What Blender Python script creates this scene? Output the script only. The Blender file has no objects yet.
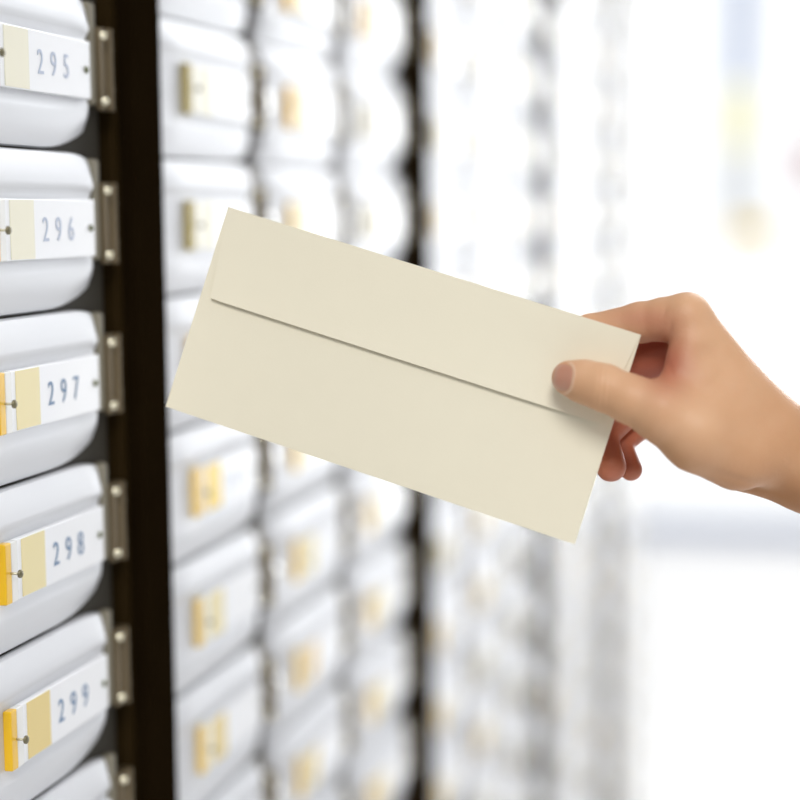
import bpy, bmesh, math, random
import numpy as np
from mathutils import Vector, Matrix

random.seed(4)
SC = bpy.context.scene
COL = SC.collection
EYE = 1.40                      # camera height above the floor

# ------------------------------------------------------------------ camera
F, PX, PY = 1667.0, 600.0, 400.0
yaw, pitch, roll = .1527, .1145, .0055
cy, sy, cp, sp, cr, sr = math.cos(yaw), math.sin(yaw), math.cos(pitch), math.sin(pitch), math.cos(roll), math.sin(roll)
FWD = np.array([-sy*cp, cy*cp, -sp]); R0 = np.array([cy, sy, 0.]); U0 = np.cross(R0, FWD)
RGT = cr*R0 + sr*U0; UPV = -sr*R0 + cr*U0
CAM = np.array([.45, 0., EYE])

def unproject(x, y, depth):
    """point of the place seen at a photo position at a given depth along the camera axis (numpy arrays allowed)"""
    x = np.asarray(x, float)[..., None]; y = np.asarray(y, float)[..., None]; depth = np.asarray(depth, float)[..., None]
    return CAM + depth*(FWD + RGT*(x-PX)/F - UPV*(y-PY)/F)

def project(P):
    d = np.asarray(P, float) - CAM
    z = d @ FWD
    return PX + F*(d @ RGT)/z, PY - F*(d @ UPV)/z

cam = bpy.data.cameras.new('camera'); cob = bpy.data.objects.new('camera', cam); COL.objects.link(cob)
m = Matrix.Identity(4)
for i in range(3):
    m[i][0], m[i][1], m[i][2], m[i][3] = RGT[i], UPV[i], -FWD[i], CAM[i]
cob.matrix_world = m
cam.sensor_fit = 'HORIZONTAL'; cam.sensor_width = 24.0; cam.lens = 24.0*F/800; cam.shift_x = -.25
cam.clip_start = .02; cam.clip_end = 100
cam.dof.use_dof = True; cam.dof.focus_distance = .91; cam.dof.aperture_fstop = 1.40
SC.camera = cob

# ------------------------------------------------------------------ materials
def mat(name, col, rough=.5, metal=0., spec=.5, coat=0., noise=0., nscale=40., bump=0., bscale=200., sss=0., emit=None, stretch=None):
    M = bpy.data.materials.new(name); M.use_nodes = True
    nt = M.node_tree; b = nt.nodes['Principled BSDF']
    b.inputs['Base Color'].default_value = (*col, 1); b.inputs['Roughness'].default_value = rough
    b.inputs['Metallic'].default_value = metal; b.inputs['Specular IOR Level'].default_value = spec
    b.inputs['Coat Weight'].default_value = coat; b.inputs['Coat Roughness'].default_value = .12
    if sss:
        b.inputs['Subsurface Weight'].default_value = sss
        b.inputs['Subsurface Radius'].default_value = (1., .35, .2); b.inputs['Subsurface Scale'].default_value = .004
    if emit:
        b.inputs['Emission Color'].default_value = (*emit[0], 1); b.inputs['Emission Strength'].default_value = emit[1]
    if noise or bump:
        tc = nt.nodes.new('ShaderNodeTexCoord'); mp = nt.nodes.new('ShaderNodeMapping')
        if stretch: mp.inputs['Scale'].default_value = stretch
        nt.links.new(tc.outputs['Object'], mp.inputs['Vector'])
    if noise:
        n = nt.nodes.new('ShaderNodeTexNoise'); n.inputs['Scale'].default_value = nscale; n.inputs['Detail'].default_value = 4
        r = nt.nodes.new('ShaderNodeMix'); r.data_type = 'RGBA'
        r.inputs[6].default_value = (*[c*(1-noise) for c in col], 1); r.inputs[7].default_value = (*[min(1, c*(1+noise)) for c in col], 1)
        nt.links.new(mp.outputs[0], n.inputs['Vector']); nt.links.new(n.outputs[0], r.inputs[0]); nt.links.new(r.outputs[2], b.inputs['Base Color'])
    if bump:
        n2 = nt.nodes.new('ShaderNodeTexNoise'); n2.inputs['Scale'].default_value = bscale; n2.inputs['Detail'].default_value = 3
        bp = nt.nodes.new('ShaderNodeBump'); bp.inputs['Strength'].default_value = bump; bp.inputs['Distance'].default_value = .001
        nt.links.new(mp.outputs[0], n2.inputs['Vector']); nt.links.new(n2.outputs[0], bp.inputs['Height']); nt.links.new(bp.outputs[0], b.inputs['Normal'])
    return M

M_DOOR = mat('silver_painted_metal', (.66, .67, .70), .38, .22, noise=.03, nscale=30, stretch=(1, .1, 3))
M_FRAME = mat('dark_cabinet_face', (.050, .044, .034), .6, 0, spec=.2, noise=.15)
M_STRIP = mat('olive_grey_reflection', (.25, .225, .165), .5, .1, noise=.1)  # reflected tone at the door ends, put into the colour
M_POST = mat('dark_brown_post', (.010, .006, .0025), .8, 0, spec=0, noise=.3, nscale=20)
M_FLANGE = mat('brown_flange', (.026, .016, .006), .8, 0, spec=.0, noise=.2)
M_HINGE = mat('bronze_hinge', (.17, .13, .075), .42, .5, noise=.1)
M_BRASS = mat('brass_screw', (.85, .80, .62), .22, 1.)
M_STEEL = mat('steel_screw', (.50, .47, .36), .3, 1.)
M_CHROME = mat('chrome_lock', (.95, .95, .93), .07, 1.)
M_OLIVE = mat('dull_olive_screw', (.13, .14, .06), .5, .3)
M_DULL = mat('dull_bronze_screw', (.20, .18, .11), .4, .6)
M_SLOT = mat('dark_keyway', (.03, .03, .02), .6)
M_PLATE = mat('white_plate', (.88, .89, .92), .3, 0, coat=.5, noise=.01)
M_CLEAR = mat('pale_clip_edge', (.86, .86, .84), .25, 0, coat=.4, noise=.02)
M_YEL = [mat('yellow_clip', (.90, .53, .008), .3, coat=.5, noise=.05), mat('amber_clip', (.95, .68, .22), .3, coat=.4, noise=.05),
         mat('ochre_clip', (.42, .33, .08), .35, coat=.3, noise=.05)]
M_PALE = {'cream': mat('cream_insert', (.84, .80, .62), .4, coat=.4, noise=.02), 'pale': mat('pale_yellow_insert', (.84, .72, .36), .4, coat=.4, noise=.02),
          'mid': mat('soft_yellow_insert', (.80, .62, .22), .4, coat=.4, noise=.02), 'strong': mat('strong_yellow_insert', (.92, .62, .0), .4, coat=.4, noise=.02),
          'amber': mat('amber_insert', (.82, .56, .20), .4, coat=.4, noise=.02), 'grey': mat('grey_insert', (.72, .72, .70), .4, coat=.4, noise=.02)}
M_INK = mat('blue_grey_ink', (.16, .26, .42), .5, noise=.1)
M_INKP = mat('faded_blue_grey_ink', (.50, .56, .70), .5, noise=.1)
M_PAPER = mat('cream_paper', (.91, .85, .68), .62, 0, spec=.3, noise=.012, nscale=60, bump=.05, bscale=900)

# ------------------------------------------------------------------ mesh helpers
def link(name, me, m_, parent=None, loc=None):
    o = bpy.data.objects.new(name, me); COL.objects.link(o)
    if m_ is not None and not me.materials: me.materials.append(m_)
    if parent is not None: o.parent = parent
    if loc is not None: o.location = loc
    return o

def finish(bm, name, smooth=False, angle=None):
    bmesh.ops.recalc_face_normals(bm, faces=bm.faces)
    me = bpy.data.meshes.new(name); bm.to_mesh(me); bm.free()
    if smooth:
        me.polygons.foreach_set('use_smooth', [True]*len(me.polygons))
        if angle: me.set_sharp_from_angle(angle=math.radians(angle))
    return me

def add_box(bm, x0, x1, y0, y1, z0, z1, bev=0):
    r = bmesh.ops.create_cube(bm, size=1)
    for v in r['verts']:
        v.co = Vector(((x0+x1)/2 + v.co.x*(x1-x0), (y0+y1)/2 + v.co.y*(y1-y0), (z0+z1)/2 + v.co.z*(z1-z0)))
    if bev:
        es = list({e for v in r['verts'] for e in v.link_edges})
        bmesh.ops.bevel(bm, geom=es, offset=bev, segments=2, affect='EDGES', profile=.5)

def box_mesh(name, *a, bev=0):
    bm = bmesh.new(); add_box(bm, *a, bev=bev)
    return finish(bm, name)

def add_turned(bm, prof, centre, seg=20):
    """lathe about the +x axis (out of the wall): prof = [(x, r)]"""
    rings = []
    for x, r in prof:
        if r < 1e-6: rings.append([bm.verts.new((centre[0]+x, centre[1], centre[2]))])
        else: rings.append([bm.verts.new((centre[0]+x, centre[1]+r*math.cos(t), centre[2]+r*math.sin(t))) for t in [2*math.pi*k/seg for k in range(seg)]])
    for a, b in zip(rings[:-1], rings[1:]):
        for k in range(seg):
            k2 = (k+1) % seg
            if len(a) == 1 and len(b) == 1: continue
            if len(a) == 1: bm.faces.new((a[0], b[k], b[k2]))
            elif len(b) == 1: bm.faces.new((a[k], b[0], a[k2]))
            else: bm.faces.new((a[k], b[k], b[k2], a[k2]))
    if len(rings[0]) > 1: bm.faces.new(rings[0])
    if len(rings[-1]) > 1: bm.faces.new(rings[-1])

def tag(o, label=None, cat=None, group=None, kind=None):
    if label: o['label'] = label
    if cat: o['category'] = cat
    if group: o['group'] = group
    if kind: o['kind'] = kind
    return o

# ------------------------------------------------------------------ mailbox layout (metres; u runs along the wall = world +y)
H = .0925                       # row pitch
ZS = EYE + .0778                # centre of the row of box 295
COLW = .209; BANK = .683; UREF = .968     # column width, bank pitch, hinge line of the first bank's last column
XB = -.0115                      # plane of the cabinet face

# ---- meshes of one mailbox, origin on the wall plane at the hinge line, middle of the label
def door_mesh(rb, rt):
    prof = [(.0456, -.0113), (.0456, -.0078), (.0447, -.0060), (.040, -.0042), (.034, -.0028), (.0285, -.0014), (.0262, -.0016), (.0240, -.0034), (.0215, -.0046),
            (.0205, -.0046), (-.0205, -.0046), (-.0225, -.0036), (-.0250, -.0034), (-.0300, -.0038), (-.0345, -.0050), (-.0385, -.0066), (-.0420, -.0080), (-.0447, -.0092), (-.0456, -.0113)]
    st = [(-.2060, 0), (-.2056, .35), (-.2045, .7), (-.2025, .9), (-.199, 1), (-.15, 1), (-.10, 1), (-.06, 1), (-.034, 1), (-.028, .985), (-.023, .93), (-.0185, .80), (-.0150, .60), (-.0125, .35), (-.0112, 0)]
    bm = bmesh.new(); G = []
    st = st[:8] + [(-.052, 1), (-.045, 1), (-.039, 1), (-.034, 1), (-.030, 1)] + st[10:] if False else [q for q in st if q[0] < -.07] + [(-.07, 1), (-.060, 1), (-.052, 1), (-.045, 1), (-.039, 1), (-.034, .995), (-.030, .985), (-.0265, .96), (-.0235, .91), (-.021, .83), (-.0190, .70), (-.0175, .50), (-.0166, .25), (-.0162, 0)]
    for a, q in st:
        t = min(1, max(0, (a+.075)/.059)); kb = rb*t**2.2; t2 = min(1, max(0, (a+.050)/.034)); kt = rt*t2**2.4  # hinge-end corners cut back; the exposed dark face imitates shade there
        k0 = .06*(1-q) if a < -.1 else 0
        G.append([bm.verts.new((XB+.0001 + q*(x-XB), a, z*(1-(kb if z < 0 else kt)-k0))) for z, x in prof])
    for i in range(len(st)-1):
        for j in range(len(prof)-1):
            bm.faces.new((G[i][j], G[i+1][j], G[i+1][j+1], G[i][j+1]))
    return finish(bm, 'door', True, 40)

def hinge_mesh():
    bm = bmesh.new()
    add_box(bm, -.0062, -.0025, -.0085, .0010, -.0205, .0285, bev=.0008)
    r = bmesh.ops.create_cone(bm, cap_ends=True, segments=16, radius1=.0032, radius2=.0032, depth=.049)
    for v in r['verts']: v.co += Vector((-.0030, .0030, .004))
    add_box(bm, -.0080, -.0055, .0, .006, -.0205, .0285)
    for z in (-.008, .016):    # knuckle joints of the barrel
        r = bmesh.ops.create_cone(bm, cap_ends=True, segments=16, radius1=.0036, radius2=.0036, depth=.0012)
        for v in r['verts']: v.co += Vector((-.0030, .0030, z))
    return finish(bm, 'hinge', True, 35)

def screw_mesh(r, h):
    bm = bmesh.new(); add_turned(bm, [(-h*.5, r), (h*.35, r), (h*.75, r*.75), (h, r*.35), (h*1.05, 0)], (0, 0, 0), 16)
    return finish(bm, 'screw', True, 50)

def lock_mesh():
    bm = bmesh.new()
    add_turned(bm, [(-.004, .0090), (.0008, .0090), (.0016, .0088), (.0019, .0084), (.0034, .0082), (.0041, .0068), (.0046, .0045), (.0049, .0022), (.0050, 0)], (0, 0, 0), 28)
    return finish(bm, 'lock', True, 35)

def keyway_mesh():
    bm = bmesh.new(); add_box(bm, .0046, .0052, -.0006, .0006, -.0028, .0028, bev=.0002)
    return finish(bm, 'keyway')

ME_DOOR, ME_DOORE, ME_HINGE, ME_LOCK, ME_KEY = door_mesh(.10, .05), door_mesh(.27, .09), hinge_mesh(), lock_mesh(), keyway_mesh()
ME_SCREW, ME_PIN, ME_PIND = screw_mesh(.0028, .0026), screw_mesh(.0023, .0012), screw_mesh(.0021, .0016)
L0, L1 = -.146, -.0250           # label plate, left and right ends
ME_PLATE = box_mesh('number_plate', -.0048, -.0008, -.132, L1, -.0168, .0168, bev=.0006)
ME_CLIP = box_mesh('clip', -.0048, .0002, L0, -.139, -.0168, .0168, bev=.0008)
ME_EDGE = box_mesh('clip_edge', -.0048, .0000, -.139, -.132, -.0168, .0168, bev=.0006)
ME_EDGES = ME_EDGE.copy(); ME_EDGES.materials.append(M_PALE['amber'])
ME_EDGEY = ME_EDGE.copy(); ME_EDGEY.materials.append(M_PALE['cream'])
ME_TAB = box_mesh('name_insert', -.0012, -.0005, -.1265, -.100, -.0161, .0161)
bm = bmesh.new(); add_turned(bm, [(-.004, .0007), (.0058, .0007)], (0, 0, 0), 10)
ME_ROD = finish(bm, 'retaining_pin', True)
ME_STRIP = box_mesh('reflection_strip', XB, -.0048, -.0185, -.0078, -.018, .0425, bev=.002)  # added strip that carries the olive reflection at the door's hinge end
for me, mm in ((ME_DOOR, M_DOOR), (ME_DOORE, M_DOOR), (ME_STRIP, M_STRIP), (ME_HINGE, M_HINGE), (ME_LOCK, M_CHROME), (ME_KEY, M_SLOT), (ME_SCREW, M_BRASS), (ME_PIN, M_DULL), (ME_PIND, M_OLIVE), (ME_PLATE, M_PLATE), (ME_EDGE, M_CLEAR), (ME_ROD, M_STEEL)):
    me.materials.append(mm)
CLIPS = []
for mm in M_YEL:
    c = ME_CLIP.copy(); c.materials.append(mm); CLIPS.append(c)
TABS = {}
for k, mm in M_PALE.items():
    c = ME_TAB.copy(); c.materials.append(mm); TABS[k] = c

def number_mesh(txt):
    cu = bpy.data.curves.new('number', 'FONT'); cu.body = txt; cu.size = .0196; cu.space_character = 1.95; cu.extrude = .00012
    cu.offset = -.00006
    o = bpy.data.objects.new('number', cu); COL.objects.link(o)
    dg = bpy.context.evaluated_depsgraph_get(); me = bpy.data.meshes.new_from_object(o.evaluated_get(dg))
    bpy.data.objects.remove(o); bpy.data.curves.remove(cu)
    # text x -> +u, text y -> +z, facing +x ; condensed width
    for v in me.vertices:
        v.co = Vector((-.0006 + v.co.z, -.0905 + v.co.x*.80, -.0068 + v.co.y))
    return me

def child(name, me, parent, loc=(0, 0, 0)):
    o = bpy.data.objects.new(name, me); COL.objects.link(o); o.parent = parent; o.location = loc
    return o

def mailbox(label, u, z, clip=0, tab='pale', number=None, group=None, ink=None, end=False):
    root = bpy.data.objects.new('mailbox', None); COL.objects.link(root); root.location = (0, u, z); root.empty_display_size = .03
    tag(root, label, 'mailbox', group)
    d = child('door', ME_DOORE if end else ME_DOOR, root); child('reflection_strip', ME_STRIP, d)
    hg = child('hinge', ME_HINGE, root)
    for dz in (.0237, -.0152): child('screw', ME_SCREW, hg, (-.0022, -.0050, dz))
    lk = child('lock', ME_LOCK, root, (-.0046, -.1965, .002)); child('keyway', ME_KEY, lk)
    pl = child('number_plate', ME_PLATE, root, (0, 0, .0014))
    child('clip', CLIPS[clip], pl); child('clip_edge', ME_EDGES if tab == 'strong' else ME_EDGE if number else ME_EDGEY, pl); child('name_insert', TABS[tab], pl)
    child('retaining_pin', ME_ROD, pl, (0, -.1405, 0))
    child('screw', ME_PIN, pl, (.0058, -.1405, 0)); child('screw', ME_PIND, pl, (-.0008, -.0310, 0))
    if number:
        me = number_mesh(number); me.materials.append(ink or M_INK); child('number', me, pl)
    return root

ORD = ['first', 'second', 'third', 'fourth', 'fifth', 'sixth', 'seventh', 'eighth', 'ninth', 'tenth', 'eleventh', 'twelfth', 'thirteenth', 'fourteenth', 'fifteenth',
       'sixteenth', 'seventeenth', 'eighteenth', 'nineteenth', 'twentieth', 'twenty-first', 'twenty-second']
def rows_in_frame(u):
    rows = []
    for k in range(-9, 15):
        z = ZS - k*H
        if z < .11: continue
        ys = [float(project((0, uu, zz))[1]) for uu in (u-COLW+.01, u-.02) for zz in (z-.043, z+.043)]
        if max(ys) > 4 and min(ys) < 796: rows.append(k)
    return rows

FIRST = {-1: ('', 'cream', None), 0: ('295', 'cream', M_INKP), 1: ('296', 'cream', M_INKP), 2: ('297', 'pale', M_INK), 3: ('298', 'pale', M_INK), 4: ('299', 'mid', M_INK), 5: ('', 'mid', None)}  # paler inserts on the upper boxes imitate glare on the glossy cover
for k in rows_in_frame(UREF):
    n, tb, ink = FIRST[k]
    if n: lab = {'295': 'silver mailbox numbered 295, uppermost of the readable numbers, beside the near dark post', '296': 'silver mailbox numbered 296, between boxes 295 and 297, beside the near dark post',
                 '297': 'silver mailbox numbered 297, level with the envelope, left of the near dark post', '298': 'silver mailbox numbered 298 with yellow clip, between boxes 297 and 299',
                 '299': 'silver mailbox numbered 299 with soft yellow insert, lowest of the readable numbers'}[n]
    elif k < 0: lab = 'silver mailbox cut off by the photo top, above mailbox 295'
    else: lab = 'silver mailbox cut off by the photo bottom, below mailbox 299'
    mailbox(lab, UREF, ZS-k*H, 0, tb, n, 'numbered mailboxes left of the near dark post', ink, True)

TABMAP = {  # second bank: (column, row) -> clip, insert, as the photo shows them
    (0, 0): (2, 'cream'), (0, 1): (2, 'cream'), (0, 2): (1, 'cream'), (0, 3): (1, 'strong'), (0, 4): (1, 'pale'), (0, 5): (1, 'mid'), (0, 6): (1, 'amber'),
    (1, -1): (0, 'mid'), (1, 0): (0, 'mid'), (1, 1): (1, 'pale'), (1, 4): (1, 'pale'), (1, 5): (1, 'amber'), (1, 6): (1, 'mid'),
    (2, -1): (0, 'mid'), (2, 0): (2, 'grey'), (2, 1): (2, 'cream'), (2, 4): (1, 'cream'), (2, 5): (1, 'pale'), (2, 6): (1, 'pale'), (2, 7): (1, 'mid')}
BANKNAME = {1: 'between the nearest and second dark posts', 2: 'between the second and third dark posts', 3: 'between the third and fourth dark posts', 4: 'beyond the fourth dark post'}
COLNAME = ['near', 'middle', 'far']
for b in (1, 2, 3, 4):
    for c in range(3 if b < 4 else 2):
        u = UREF + b*BANK - (2-c)*COLW
        for i, k in enumerate(rows_in_frame(u)):
            clip, tb = TABMAP.get((c, k), (random.choice((1, 1, 2)), random.choice(('pale', 'cream', 'cream', 'grey')))) if b == 1 else (random.choice((1, 2, 2)), random.choice(('cream', 'grey', 'pale', 'cream')))
            mailbox('silver mailbox, %s from the top, %s column %s' % (ORD[i], COLNAME[c], BANKNAME[b]), u, ZS-k*H, clip, tb,
                    '315' if (b, c, k) == (1, 0, 3) else None, 'mailboxes in the bank '+BANKNAME[b], None, c == 2)

# ---- cabinets behind the doors and the dark posts between the banks
ZT = 2.42
M_PANEL = mat('white_panel', (.90, .90, .90), .4, noise=.02, nscale=4)
def cabinet(label, u0, u1):
    root = bpy.data.objects.new('mailbox_cabinet', None); COL.objects.link(root); root.location = (0, (u0+u1)/2, 0); tag(root, label, 'cabinet', 'mailbox cabinets along the wall')
    w = (u1-u0)/2
    child('carcass', (lambda me: (me.materials.append(M_FRAME), me)[1])(box_mesh('carcass', -.36, XB-.0005, -w, w, .06, ZT, bev=.002)), root)
    child('plinth', (lambda me: (me.materials.append(M_DOOR), me)[1])(box_mesh('plinth', -.34, -.05, -w, w, 0, .06)), root)
    child('cornice', (lambda me: (me.materials.append(M_DOOR), me)[1])(box_mesh('cornice', -.36, .01, -w, w, ZT, ZT+.06, bev=.004)), root)
NTH = ['nearest', 'second', 'third', 'fourth', 'farthest']
CABL = ['dark faced mailbox cabinet behind the numbered doors 295 to 299', 'dark faced mailbox cabinet between the nearest and second dark posts', 'dark faced mailbox cabinet between the second and third dark posts',
        'dark faced mailbox cabinet between the third and fourth dark posts', 'dark faced mailbox cabinet beyond the fourth dark post']
POSTL = ['broad dark brown post beside mailboxes 295 to 299, nearest of the posts', 'blurred dark post just above the middle of the envelope top edge, second from the left', 'thin blurred dark post, third from the left, passing behind the envelope right half', 'faint thin dark post farthest along the wall, above the index finger']
for b in range(5):
    e = UREF + .0085 + b*BANK      # right end of the cabinet face
    s = e - (BANK-.055) if b else e - .45
    if b == 4: e -= COLW
    cabinet(CABL[b], s, e)
    if b == 4:
        me = box_mesh('end_panel', -.36, -.004, e+.0005, e+.0085, 0, ZT+.06, bev=.002); me.materials.append(M_PANEL)
        tag(link('end_panel', me, None), 'blurred white end panel closing the mailbox row at its far end', 'panel')
    if b < 4:
        root = bpy.data.objects.new('dark_post', None); COL.objects.link(root); root.location = (0, e, 0)
        tag(root, POSTL[b], 'post', 'dark posts between the mailbox banks')
        me = box_mesh('bar', -.36, .0060, .012, .0530, 0, ZT+.06, bev=.0015); me.materials.append(M_POST); child('bar', me, root)
        me = box_mesh('flange', -.36, -.0045, .0006, .012, 0, ZT+.06, bev=.0008); me.materials.append(M_FLANGE); child('flange', me, root)

# ------------------------------------------------------------------ the room
M_WALL = mat('white_wall', (.90, .90, .90), .35, noise=.02, nscale=4)
M_FLOOR = mat('pale_polished_floor', (.95, .945, .94), .2, noise=.03, nscale=3)
M_COLUMN = mat('pale_blue_grey_frame', (.50, .56, .68), .45, noise=.03, nscale=5)
M_SILL = mat('blue_grey_sill', (.42, .46, .56), .5, noise=.04, nscale=6)
YF = 7.0                        # the glazed front at the end of the aisle
XL, XR = -3.0, 3.6
def struct(name, me, m_, parent=None):
    o = link(name, me, m_, parent); o['kind'] = 'structure'; return o
struct('floor', box_mesh('floor', XL, XR, -1.2, YF+.1, -.1, 0), M_FLOOR)
UEND = UREF + 4*BANK - COLW + .02
struct('wall_left', box_mesh('wall_left', -.8, -.362, -.2, UEND, 0, 2.75), M_WALL)
gl = bpy.data.materials.new('window_glass'); gl.use_nodes = True
nt = gl.node_tree; nt.nodes.remove(nt.nodes['Principled BSDF'])
tr = nt.nodes.new('ShaderNodeBsdfTransparent'); gs = nt.nodes.new('ShaderNodeBsdfGlossy'); gs.inputs['Roughness'].default_value = .02
fr = nt.nodes.new('ShaderNodeFresnel'); mx = nt.nodes.new('ShaderNodeMixShader')
nt.links.new(fr.outputs[0], mx.inputs[0]); nt.links.new(tr.outputs[0], mx.inputs[1]); nt.links.new(gs.outputs[0], mx.inputs[2])
nt.links.new(mx.outputs[0], nt.nodes['Material Output'].inputs['Surface'])
def window(n, x0, x1):
    z0, z1, t = .075, 2.60, .045
    bm = bmesh.new()
    add_box(bm, x0, x1, YF, YF+.08, 0, z0); add_box(bm, x0, x1, YF, YF+.08, z1, 2.75)
    add_box(bm, x0, x0+t, YF+.001, YF+.079, z0, z1); add_box(bm, x1-t, x1, YF+.001, YF+.079, z0, z1)
    w = struct('window_%d' % n, finish(bm, 'window'), M_SILL)
    p = link('pane', box_mesh('pane', x0+t, x1-t, YF+.036, YF+.044, z0, z1), gl, w); p['kind'] = 'structure'
window(1, XL, -.95); window(2, -.94, .62); window(3, .63, 2.1); window(4, 2.11, XR)

# ------------------------------------------------------------------ blurred things by the far window
def at(x, y, Y):
    d = FWD + RGT*(x-PX)/F - UPV*(y-PY)/F
    return CAM + d*(Y-CAM[1])/d[1]

def banner():
    a, b_ = at(722, 120, YF-.25), at(756, 120, YF-.25); x0, x1 = a[0], b_[0]; Y = YF-.25
    zz = lambda y: at(740, y, Y)[2]
    root = bpy.data.objects.new('hanging_banner', None); COL.objects.link(root); root.location = ((x0+x1)/2, Y, zz(235)); tag(root, 'blurred banner of blue-grey, yellow and pale grey panels hanging before the far window', 'banner')
    w_ = (x1-x0)/2; zb = zz(235)
    for nm, y0, y1, c, ww in (('upper_panel', -120, 84, (.50, .58, .76), .8), ('yellow_panel', 86, 150, (.92, .90, .60), 1), ('lower_panel', 152, 218, (.72, .75, .78), 1.), ('bottom_bar', 220, 240, (.72, .50, .02), 1.2)):
        me = box_mesh(nm, -w_*ww, w_*ww, -.006, .006, zz(y1)-zb, zz(y0)-zb, bev=.002); me.materials.append(mat(nm, c, .6, noise=.05)); o = child(nm, me, root, (.05 if nm == 'bottom_bar' else 0, 0, 0))
    a = at(790, 140, YF-.3); b2 = at(822, 190, YF-.3)
    r2 = bpy.data.objects.new('hanging_sign', None); COL.objects.link(r2); r2.location = a; tag(r2, 'faint pinkish grey sign hanging at the right edge before the bright far window', 'sign')
    me = box_mesh('board', 0, b2[0]-a[0], -.008, .008, b2[2]-a[2], 0, bev=.002); me.materials.append(mat('pink_board', (.75, .62, .64), .6, noise=.05)); child('board', me, r2)
    me = box_mesh('hanger', .06, .066, -.003, .003, 0, 1.0); me.materials.append(M_STEEL); child('hanger', me, r2)
banner()

# ------------------------------------------------------------------ the envelope (rectangle 220 x 105 mm in the hand)
KE = 1.111
EC = KE*np.array([[-0.1864, 0.0968, -0.8361], [0.0196, 0.0311, -0.7957], [-0.012, -0.069, -0.7967], [-0.2181, -0.0033, -0.8371]])
EW = CAM + EC[:, :1]*RGT + EC[:, 1:2]*UPV - EC[:, 2:]*FWD        # TL TR BR BL in the world
ex = (EW[1]-EW[0]); ex /= np.linalg.norm(ex); ey = (EW[0]-EW[3]); ey -= ex*(ey@ex); ey /= np.linalg.norm(ey); en = np.cross(ex, ey)
ec = EW.mean(0)
em = Matrix.Identity(4)
for i in range(3): em[i][0], em[i][1], em[i][2], em[i][3] = ex[i], ey[i], en[i], ec[i]
WE, HE = .110*KE, .0525*KE
def envelope():
    bm = bmesh.new(); nx, ny = 44, 22
    def puff(x, y): return .0011*max(0, (1-(x/WE)**2))*max(0, (1-(y/HE)**2))**.7
    G = {}
    for s in (1, -1):
        for i in range(nx+1):
            for j in range(ny+1):
                x = -WE+2*WE*i/nx; y = -HE+2*HE*j/ny
                G[s, i, j] = bm.verts.new((x, y, s*(.00022+puff(x, y))))
    for s in (1, -1):
        for i in range(nx):
            for j in range(ny): bm.faces.new([G[s, i, j], G[s, i+1, j], G[s, i+1, j+1], G[s, i, j+1]])
    for i in range(nx):
        for j in (0, ny): bm.faces.new([G[1, i, j], G[-1, i, j], G[-1, i+1, j], G[1, i+1, j]])
    for j in range(ny):
        for i in (0, nx): bm.faces.new([G[1, i, j], G[1, i, j+1], G[-1, i, j+1], G[-1, i, j]])
    o = link('envelope', finish(bm, 'envelope', True, 40), M_PAPER); o.matrix_world = em
    tag(o, 'cream paper envelope with its flap closed, held out by the hand', 'envelope')
    # the folded-down flap
    bm = bmesh.new(); n, mrow = 40, 14
    yb = HE - .0464*KE; top, bot = [], []
    V = {}
    for lay in (0, 1):
        for j in range(mrow+1):
            t = j/mrow                       # 0 at the fold, 1 at the free edge
            y = HE - t*(HE-yb)
            hw = WE - .0001 - .0070*t
            for i in range(n+1):
                x = -hw + 2*hw*i/n
                lift = .00045 + .0015*t**2.5
                rr = 0
                if j == mrow:                # slightly rounded corners at the free edge
                    rr = (.0004)*max(0, (abs(x)-hw+.004)/.004)**2
                V[lay, j, i] = bm.verts.new((x, y+rr, .00022 + puff(x, y) + lift + (.00028 if lay else 0)))
    for j in range(mrow):
        for i in range(n):
            for lay in (0, 1): bm.faces.new([V[lay, j, i], V[lay, j, i+1], V[lay, j+1, i+1], V[lay, j+1, i]])
    for i in range(n):
        for j in (0, mrow): bm.faces.new([V[0, j, i], V[1, j, i], V[1, j, i+1], V[0, j, i+1]])
    for j in range(mrow):
        for i in (0, n): bm.faces.new([V[0, j, i], V[0, j+1, i], V[1, j+1, i], V[1, j, i]])
    f = link('flap', finish(bm, 'flap', True, 40), M_PAPER, o)
envelope()

# ------------------------------------------------------------------ the hand: distance field in photo-aligned axes (x, y in photo units, d toward the camera; 1 unit = 0.48 mm)
KS = 1.111
ZREF, UNIT = .80*KS, .00048*KS
STEP = 1.6
def axis(parts):
    out = []
    for a, b, s in parts:
        n = max(1, int(round((b-a)/s))); out += list(np.linspace(a, b, n, endpoint=False))
    return np.array(out + [parts[-1][1]], np.float32)
AX = axis([(543, 812, STEP), (812, 900, 5), (900, 1330, 14)])
AY = axis([(286, 516, STEP), (516, 600, 5), (600, 760, 14)])
AD = axis([(-190, -126, 5), (-126, 78, STEP)])
GX, GY, GD = AX[:, None, None], AY[None, :, None], AD[None, None, :]

def cone(a, ra, b, rb, flat=1.0):
    a = np.array(a, np.float32); b = np.array(b, np.float32); ab = (b-a)*np.array([1, 1, flat], np.float32)
    px, py, pd = GX-a[0], GY-a[1], (GD-a[2])*np.float32(flat)
    t = np.clip((px*ab[0]+py*ab[1]+pd*ab[2])/float(ab@ab), 0, 1)
    return np.sqrt((px-t*ab[0])**2+(py-t*ab[1])**2+(pd-t*ab[2])**2) - (np.float32(ra)+t*np.float32(rb-ra))
def smin(a, b, k):
    h = np.clip(k-np.abs(a-b), 0, None)/k
    return np.minimum(a, b) - h*h*k*.25
def chain(pts, k=5, flat=1.0):
    f = None
    for (a, ra), (b, rb) in zip(pts[:-1], pts[1:]):
        c = cone(a, ra, b, rb, flat); f = c if f is None else smin(f, c, k)
    return f

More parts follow.
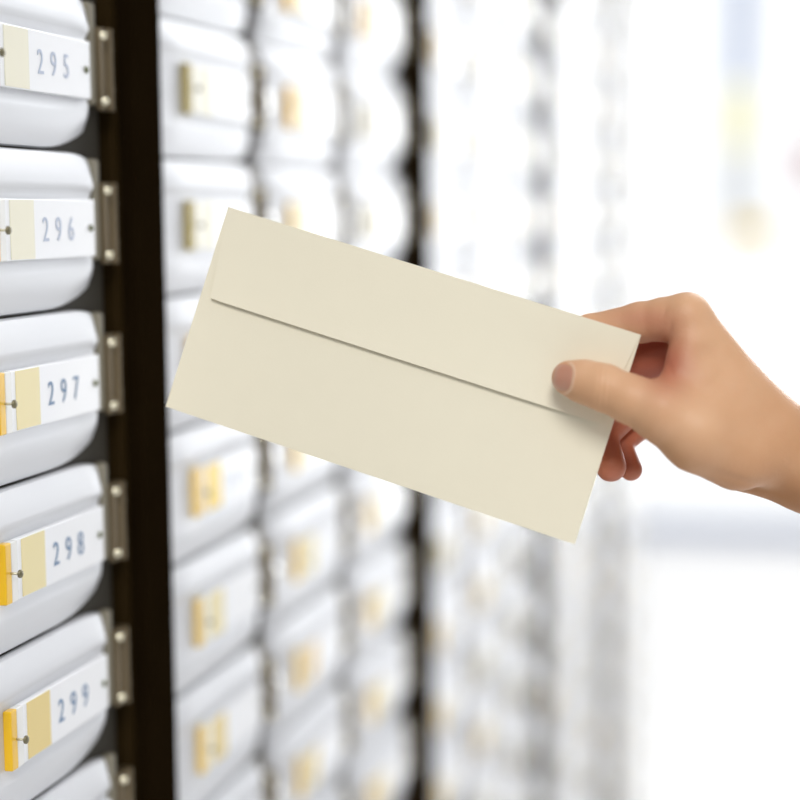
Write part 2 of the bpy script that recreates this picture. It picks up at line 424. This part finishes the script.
THUMB = [((569, 378, 21.5), 17.5), ((584, 381.5, 27), 20.5), ((604, 387.5, 34), 22.5), ((630, 399, 40), 23.5), ((662, 412, 42), 30), ((698, 434, 32), 37.5), ((738, 453, 8), 38)]
INDEX = [((687, 318, 2), 24), ((664, 319.5, -5), 21.5), ((640, 322.5, -12), 20), ((590, 331, -21), 16.5), ((562, 362, -24), 14.5), ((556, 388, -22), 13)]
MIDDLE = [((702, 346, -36), 24), ((622, 364, -50), 20), ((592, 412, -36), 15.5), ((588, 440, -24), 14)]
RING = [((716, 385, -75), 21), ((640, 396, -82), 18), ((602, 436, -56), 15.5), ((611, 466.5, -34), 15.5)]
LITTLE = [((722, 412, -103), 18), ((650, 418, -104), 14), ((620, 444, -82), 12), ((631, 469.5, -62), 11.5)]
def hand_field():
    palm = cone((687, 318, 2), 24, (768, 424, -8), 28)
    palm = smin(palm, cone((705, 352, -38), 24, (778, 440, -35), 34), 16)
    palm = smin(palm, cone((716, 385, -75), 22, (782, 450, -62), 32), 16)
    palm = smin(palm, cone((722, 412, -103), 20, (780, 460, -82), 28), 16)
    palm = smin(palm, cone((748, 466, -60), 27, (790, 470, -45), 30), 14)          # heel of the palm
    palm = smin(palm, cone((691, 346, 12), 22, (674, 394, 26), 17), 10)            # web muscle between thumb and index
    palm = smin(palm, cone((702, 385, 14), 27, (726, 415, 8), 34), 16)
    palm = smin(palm, cone((735, 400, 0), 34, (770, 430, -5), 36), 14)
    arm = chain([((788, 455, -32), 40), ((820, 473, -36), 42), ((960, 525, -45), 52), ((1250, 640, -60), 74)], 10, .74)
    palm = smin(palm, arm, 24)
    f = smin(palm, chain(THUMB, 8), 18)
    res = f
    for fg, k in ((INDEX, 9), (MIDDLE, 8), (RING, 8), (LITTLE, 8)):
        res = np.minimum(res, smin(palm, chain(fg, 5), k))
    return res
FLD = hand_field()

def surface_nets(Fd, X, Y, Z):
    ins = Fd < 0
    nx, ny, nz = Fd.shape
    cnt = np.zeros((nx-1, ny-1, nz-1), np.int8)
    for i in (0, 1):
        for j in (0, 1):
            for k in (0, 1): cnt += ins[i:nx-1+i, j:ny-1+j, k:nz-1+k]
    act = np.argwhere((cnt > 0) & (cnt < 8))
    idx = -np.ones(cnt.shape, np.int64); idx[tuple(act.T)] = np.arange(len(act))
    I, J, K = act.T
    corners = [(i, j, k) for i in (0, 1) for j in (0, 1) for k in (0, 1)]
    val = {c: Fd[I+c[0], J+c[1], K+c[2]] for c in corners}
    pos = {c: np.stack([X[I+c[0]], Y[J+c[1]], Z[K+c[2]]], 1) for c in corners}
    acc = np.zeros((len(act), 3)); n = np.zeros(len(act))
    for a in corners:
        for ax_ in range(3):
            if a[ax_]: continue
            b = list(a); b[ax_] = 1; b = tuple(b)
            va, vb = val[a], val[b]; cr_ = (va < 0) != (vb < 0)
            t = np.where(cr_, va/np.where(cr_, va-vb, 1), 0)[:, None]
            acc += np.where(cr_[:, None], pos[a]+t*(pos[b]-pos[a]), 0); n += cr_
    V = acc/n[:, None]
    quads = []
    for ax_ in range(3):
        sl0 = [slice(1, -1)]*3; sl1 = [slice(1, -1)]*3
        sl0[ax_] = slice(0, -1); sl1[ax_] = slice(1, None)
        A, B = ins[tuple(sl0)], ins[tuple(sl1)]
        e = np.argwhere(A != B); flip = A[tuple(e.T)]
        off = np.ones(3, int); off[ax_] = 0
        g = e + off                         # grid index of the edge start
        o1, o2 = [(1, 2), (2, 0), (0, 1)][ax_]
        def cell(d1, d2):
            q = g.copy(); q[:, o1] -= d1; q[:, o2] -= d2
            return idx[tuple(q.T)]
        q = np.stack([cell(1, 1), cell(0, 1), cell(0, 0), cell(1, 0)], 1)
        q[~flip] = q[~flip][:, ::-1]
        quads.append(q)
    return V, np.concatenate(quads)
HV, HQ = surface_nets(FLD, AX, AY, AD)
# light relaxing of the surface
def relax(V, Q, it=2, w=.5):
    E_ = np.concatenate([Q[:, [0, 1]], Q[:, [1, 2]], Q[:, [2, 3]], Q[:, [3, 0]]]); E_ = np.concatenate([E_, E_[:, ::-1]])
    for _ in range(it):
        s = np.zeros_like(V); c = np.zeros(len(V)); np.add.at(s, E_[:, 0], V[E_[:, 1]]); np.add.at(c, E_[:, 0], 1)
        V = V*(1-w) + w*s/np.maximum(c, 1)[:, None]
    return V
HV = relax(HV, HQ, 3, .5)

def nail_local(x, y):
    u, v = x-NAIL[0], y-NAIL[1]
    return (u*.986+v*.168)/NAIL[2], (-u*.168+v*.986)/NAIL[3]
NAIL = (562.8, 377.6, 9.4, 14.0)
HV0 = HV.copy()
s_, t_ = nail_local(HV[:, 0], HV[:, 1]); q_ = (np.abs(s_)**3+np.abs(t_)**3)**(1/3); front = HV[:, 2] > 14
HV[:, 2] += front*(-1.1*np.clip((1.05-q_)/.12, 0, 1)*(s_ < 1.2) + .9*np.exp(-((q_-1.22)/.13)**2)*np.clip(s_*1.6+.6, 0, 1))
tx_ = HV[:, 0]-(604+.10*(378-HV[:, 1])); fr2 = np.clip((HV[:, 2]-26)/12, 0, 1)*(np.abs(HV[:, 0]-604) < 30)*(HV[:, 1] < 412)
for c_, w_ in ((-5, .45), (0, .8), (5.5, .5)): HV[:, 2] -= fr2*w_*np.exp(-((tx_-c_)/1.5)**2)
# soft creases at the heel of the hand and in the web
def crease(a, b, depth, wid):
    a, b = np.array(a, float), np.array(b, float); ab = b-a
    t = np.clip(((HV[:, :2]-a)@ab)/(ab@ab), 0, 1); r = np.linalg.norm(HV[:, :2]-a-t[:, None]*ab, axis=1)
    HV[:, 2] -= depth*np.exp(-(r/wid)**2)*np.sin(np.pi*np.clip(t*.94+.03, 0, 1))*(HV[:, 2] > -40)
for c_ in (((706, 470), (800, 499), 2.2, 4), ((655, 384), (690, 398), .8, 1.8), ((660, 392), (688, 408), .6, 1.8), ((664, 352), (676, 384), .7, 2.2), ((672, 318), (668, 350), 1.4, 2.5), ((668, 305), (662, 318), .7, 2)):
    crease(*c_)
def hand_world(P):
    return unproject(P[:, 0], P[:, 1], ZREF - P[:, 2]*UNIT)
def build_person():
    W = hand_world(HV)
    org = hand_world(np.array([[800., 463., -35.]]))[0]
    me = bpy.data.meshes.new('person'); me.from_pydata((W-org).tolist(), [], HQ.tolist()); me.update()
    me.polygons.foreach_set('use_smooth', [True]*len(me.polygons))
    # skin variation: redder in the web, the palm side and at the fingertips, tanned on the arm; shade on the lower side and far fingers painted in
    x, y, d = HV.T
    red_and_shade = np.exp(-(((x-668)/26)**2+((y-362)/34)**2))*.9
    red_and_shade += np.exp(-(((x-560)/16)**2+((y-372)/18)**2))*.35
    red_and_shade += .85*(d < -14)*(x < 668) * np.clip((668-x)/12, 0, 1) * (y > 332)
    red_and_shade += .5*np.exp(-(((x-640)/40)**2+((y-318)/14)**2))
    red_and_shade = np.clip(red_and_shade, 0, 1)
    cut = .6*np.exp(-((q_-1.14)/.09)**2)*front*np.clip(s_*2-.2, 0, 1)
    tan_and_shade = np.clip((x-690)/130, 0, 1)*.6 + .55*np.clip((y-(378+.45*(x-600)))/60, 0, 1)
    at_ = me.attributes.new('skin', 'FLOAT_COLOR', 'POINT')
    at_.data.foreach_set('color', np.stack([red_and_shade, np.clip(tan_and_shade, 0, 1), cut, np.ones_like(red_and_shade)], 1).astype(np.float32).ravel())
    M = mat('skin', (.70, .45, .31), .48, 0, spec=.35, sss=.07, bump=.22, bscale=750)
    nt = M.node_tree; b = nt.nodes['Principled BSDF']
    a = nt.nodes.new('ShaderNodeAttribute'); a.attribute_name = 'skin'; sep = nt.nodes.new('ShaderNodeSeparateColor'); nt.links.new(a.outputs['Color'], sep.inputs[0])
    n = nt.nodes.new('ShaderNodeTexNoise'); n.inputs['Scale'].default_value = 55; n.inputs['Detail'].default_value = 4
    tc = nt.nodes.new('ShaderNodeTexCoord'); nt.links.new(tc.outputs['Object'], n.inputs['Vector'])
    def mixer(f, c1, c2):
        x_ = nt.nodes.new('ShaderNodeMix'); x_.data_type = 'RGBA'
        for s, v in ((0, f), (6, c1), (7, c2)):
            if isinstance(v, tuple): x_.inputs[s].default_value = (*v, 1)
            else: nt.links.new(v, x_.inputs[s])
        return x_.outputs[2]
    base = mixer(n.outputs[0], (.70, .39, .215), (.78, .49, .30))
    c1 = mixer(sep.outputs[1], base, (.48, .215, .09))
    c2 = mixer(sep.outputs[0], c1, (.46, .135, .08))
    c3 = mixer(sep.outputs[2], c2, (.93, .72, .55))
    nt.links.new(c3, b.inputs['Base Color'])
    o = link('person', me, M, None, org)
    tag(o, 'bare right hand and forearm reaching in from the right, thumb and fingers pinching the envelope', 'person')
    # thumb nail: a patch laid on the surface of the field
    nxp, nyp = 18, 22; top, P = {}, []
    bm = bmesh.new()
    ax_, ay_ = np.array([.986, .168]), np.array([-.168, .986]); ctr = np.array(NAIL[:2])
    ix = lambda A, v: int(np.clip(np.searchsorted(A, v), 1, len(A)-1))
    def surf(px_, py_):
        i, j = ix(AX, px_), ix(AY, py_)
        tx = (px_-AX[i-1])/(AX[i]-AX[i-1]); ty = (py_-AY[j-1])/(AY[j]-AY[j-1])
        col = FLD[i-1, j-1]*(1-tx)*(1-ty)+FLD[i, j-1]*tx*(1-ty)+FLD[i-1, j]*(1-tx)*ty+FLD[i, j]*tx*ty
        k = np.nonzero(col < 0)[0]
        if not len(k): return None
        k = k[-1]; t = col[k]/(col[k]-col[k+1]); return AD[k]+t*(AD[k+1]-AD[k])
    for i in range(nxp+1):
        for j in range(nyp+1):
            s, t = -1+2*i/nxp, -1+2*j/nyp
            sc = 1 - .10*(1-s)/2
            # squircle outline
            q = max(abs(s), abs(t)); e = (abs(s)**3.2+abs(t)**3.2)**(1/3.2)
            r = q/e if e > 0 else 1
            p = ctr + ax_*s*r*NAIL[2] + ay_*t*r*NAIL[3]*sc
            dd = surf(*p)
            edge = 1-max(abs(s), abs(t))
            dd = 18 if dd is None else max(dd, 18)
            top[i, j] = bm.verts.new(Vector((hand_world(np.array([[p[0], p[1], dd - .9 + (1.0*min(1, edge*4)+.05)]]))[0]-org)))
    for i in range(nxp):
        for j in range(nyp): bm.faces.new([top[i, j], top[i+1, j], top[i+1, j+1], top[i, j+1]])
    mn = mat('nail', (.58, .29, .20), .28, 0, spec=.5, coat=.3, sss=.1, noise=.03, nscale=300)
    link('thumb_nail', finish(bm, 'thumb_nail', True), mn, o)
build_person()

# ------------------------------------------------------------------ light
w = bpy.data.worlds.new('overcast_with_added_lobe'); SC.world = w; w.use_nodes = True
nt = w.node_tree; bg = nt.nodes['Background']
tc = nt.nodes.new('ShaderNodeTexCoord'); sx = nt.nodes.new('ShaderNodeSeparateXYZ'); nt.links.new(tc.outputs['Generated'], sx.inputs[0])
def mrange(src, a, b, c, d):
    n = nt.nodes.new('ShaderNodeMapRange'); n.interpolation_type = 'SMOOTHSTEP'; n.inputs[1].default_value = a; n.inputs[2].default_value = b; n.inputs[3].default_value = c; n.inputs[4].default_value = d
    nt.links.new(src, n.inputs[0]); return n.outputs[0]
def madd(a, b):
    n = nt.nodes.new('ShaderNodeMath'); n.operation = 'ADD'; nt.links.new(a, n.inputs[0]); nt.links.new(b, n.inputs[1]); return n.outputs[0]
def mmul(a, b):
    n = nt.nodes.new('ShaderNodeMath'); n.operation = 'MULTIPLY'; nt.links.new(a, n.inputs[0]); nt.links.new(b, n.inputs[1]); return n.outputs[0]
st = madd(madd(mrange(sx.outputs[1], .80, .95, 0, .85), mmul(mmul(mrange(sx.outputs[0], .0, .10, 0, 6.0), mrange(sx.outputs[0], .22, .44, 1, .12)), mrange(sx.outputs[1], .5, .9, 0, 1))), mrange(sx.outputs[2], -.3, 1, .32, .62))  # includes a strong lobe added right of view to whiten the far doors
nt.links.new(st, bg.inputs['Strength']); bg.inputs['Color'].default_value = (.97, .985, 1, 1)

def lamp(name, typ, energy, loc, target, size=None, angle=None, col=(1, 1, 1)):
    L = bpy.data.lights.new(name, typ); L.energy = energy; L.color = col
    if angle is not None: L.angle = angle
    if size is not None:
        if typ == 'AREA': L.size = size
        else: L.shadow_soft_size = size
    o = bpy.data.objects.new(name, L); COL.objects.link(o); o.location = loc
    o.rotation_euler = (Vector(target)-Vector(loc)).to_track_quat('-Z', 'Y').to_euler(); return o
lamp('ceiling_light', 'SUN', 1.75, (.65, -1.0, 3.2), (.15, .8, 1.3), angle=math.radians(22), col=(1, .98, .95))
SC.view_settings.view_transform = 'Standard'; SC.view_settings.look = 'None'; SC.view_settings.exposure = 0
SC.cycles.use_denoising = True
SC.cycles.max_bounces = 8; SC.cycles.transparent_max_bounces = 8; SC.cycles.sample_clamp_indirect = 6
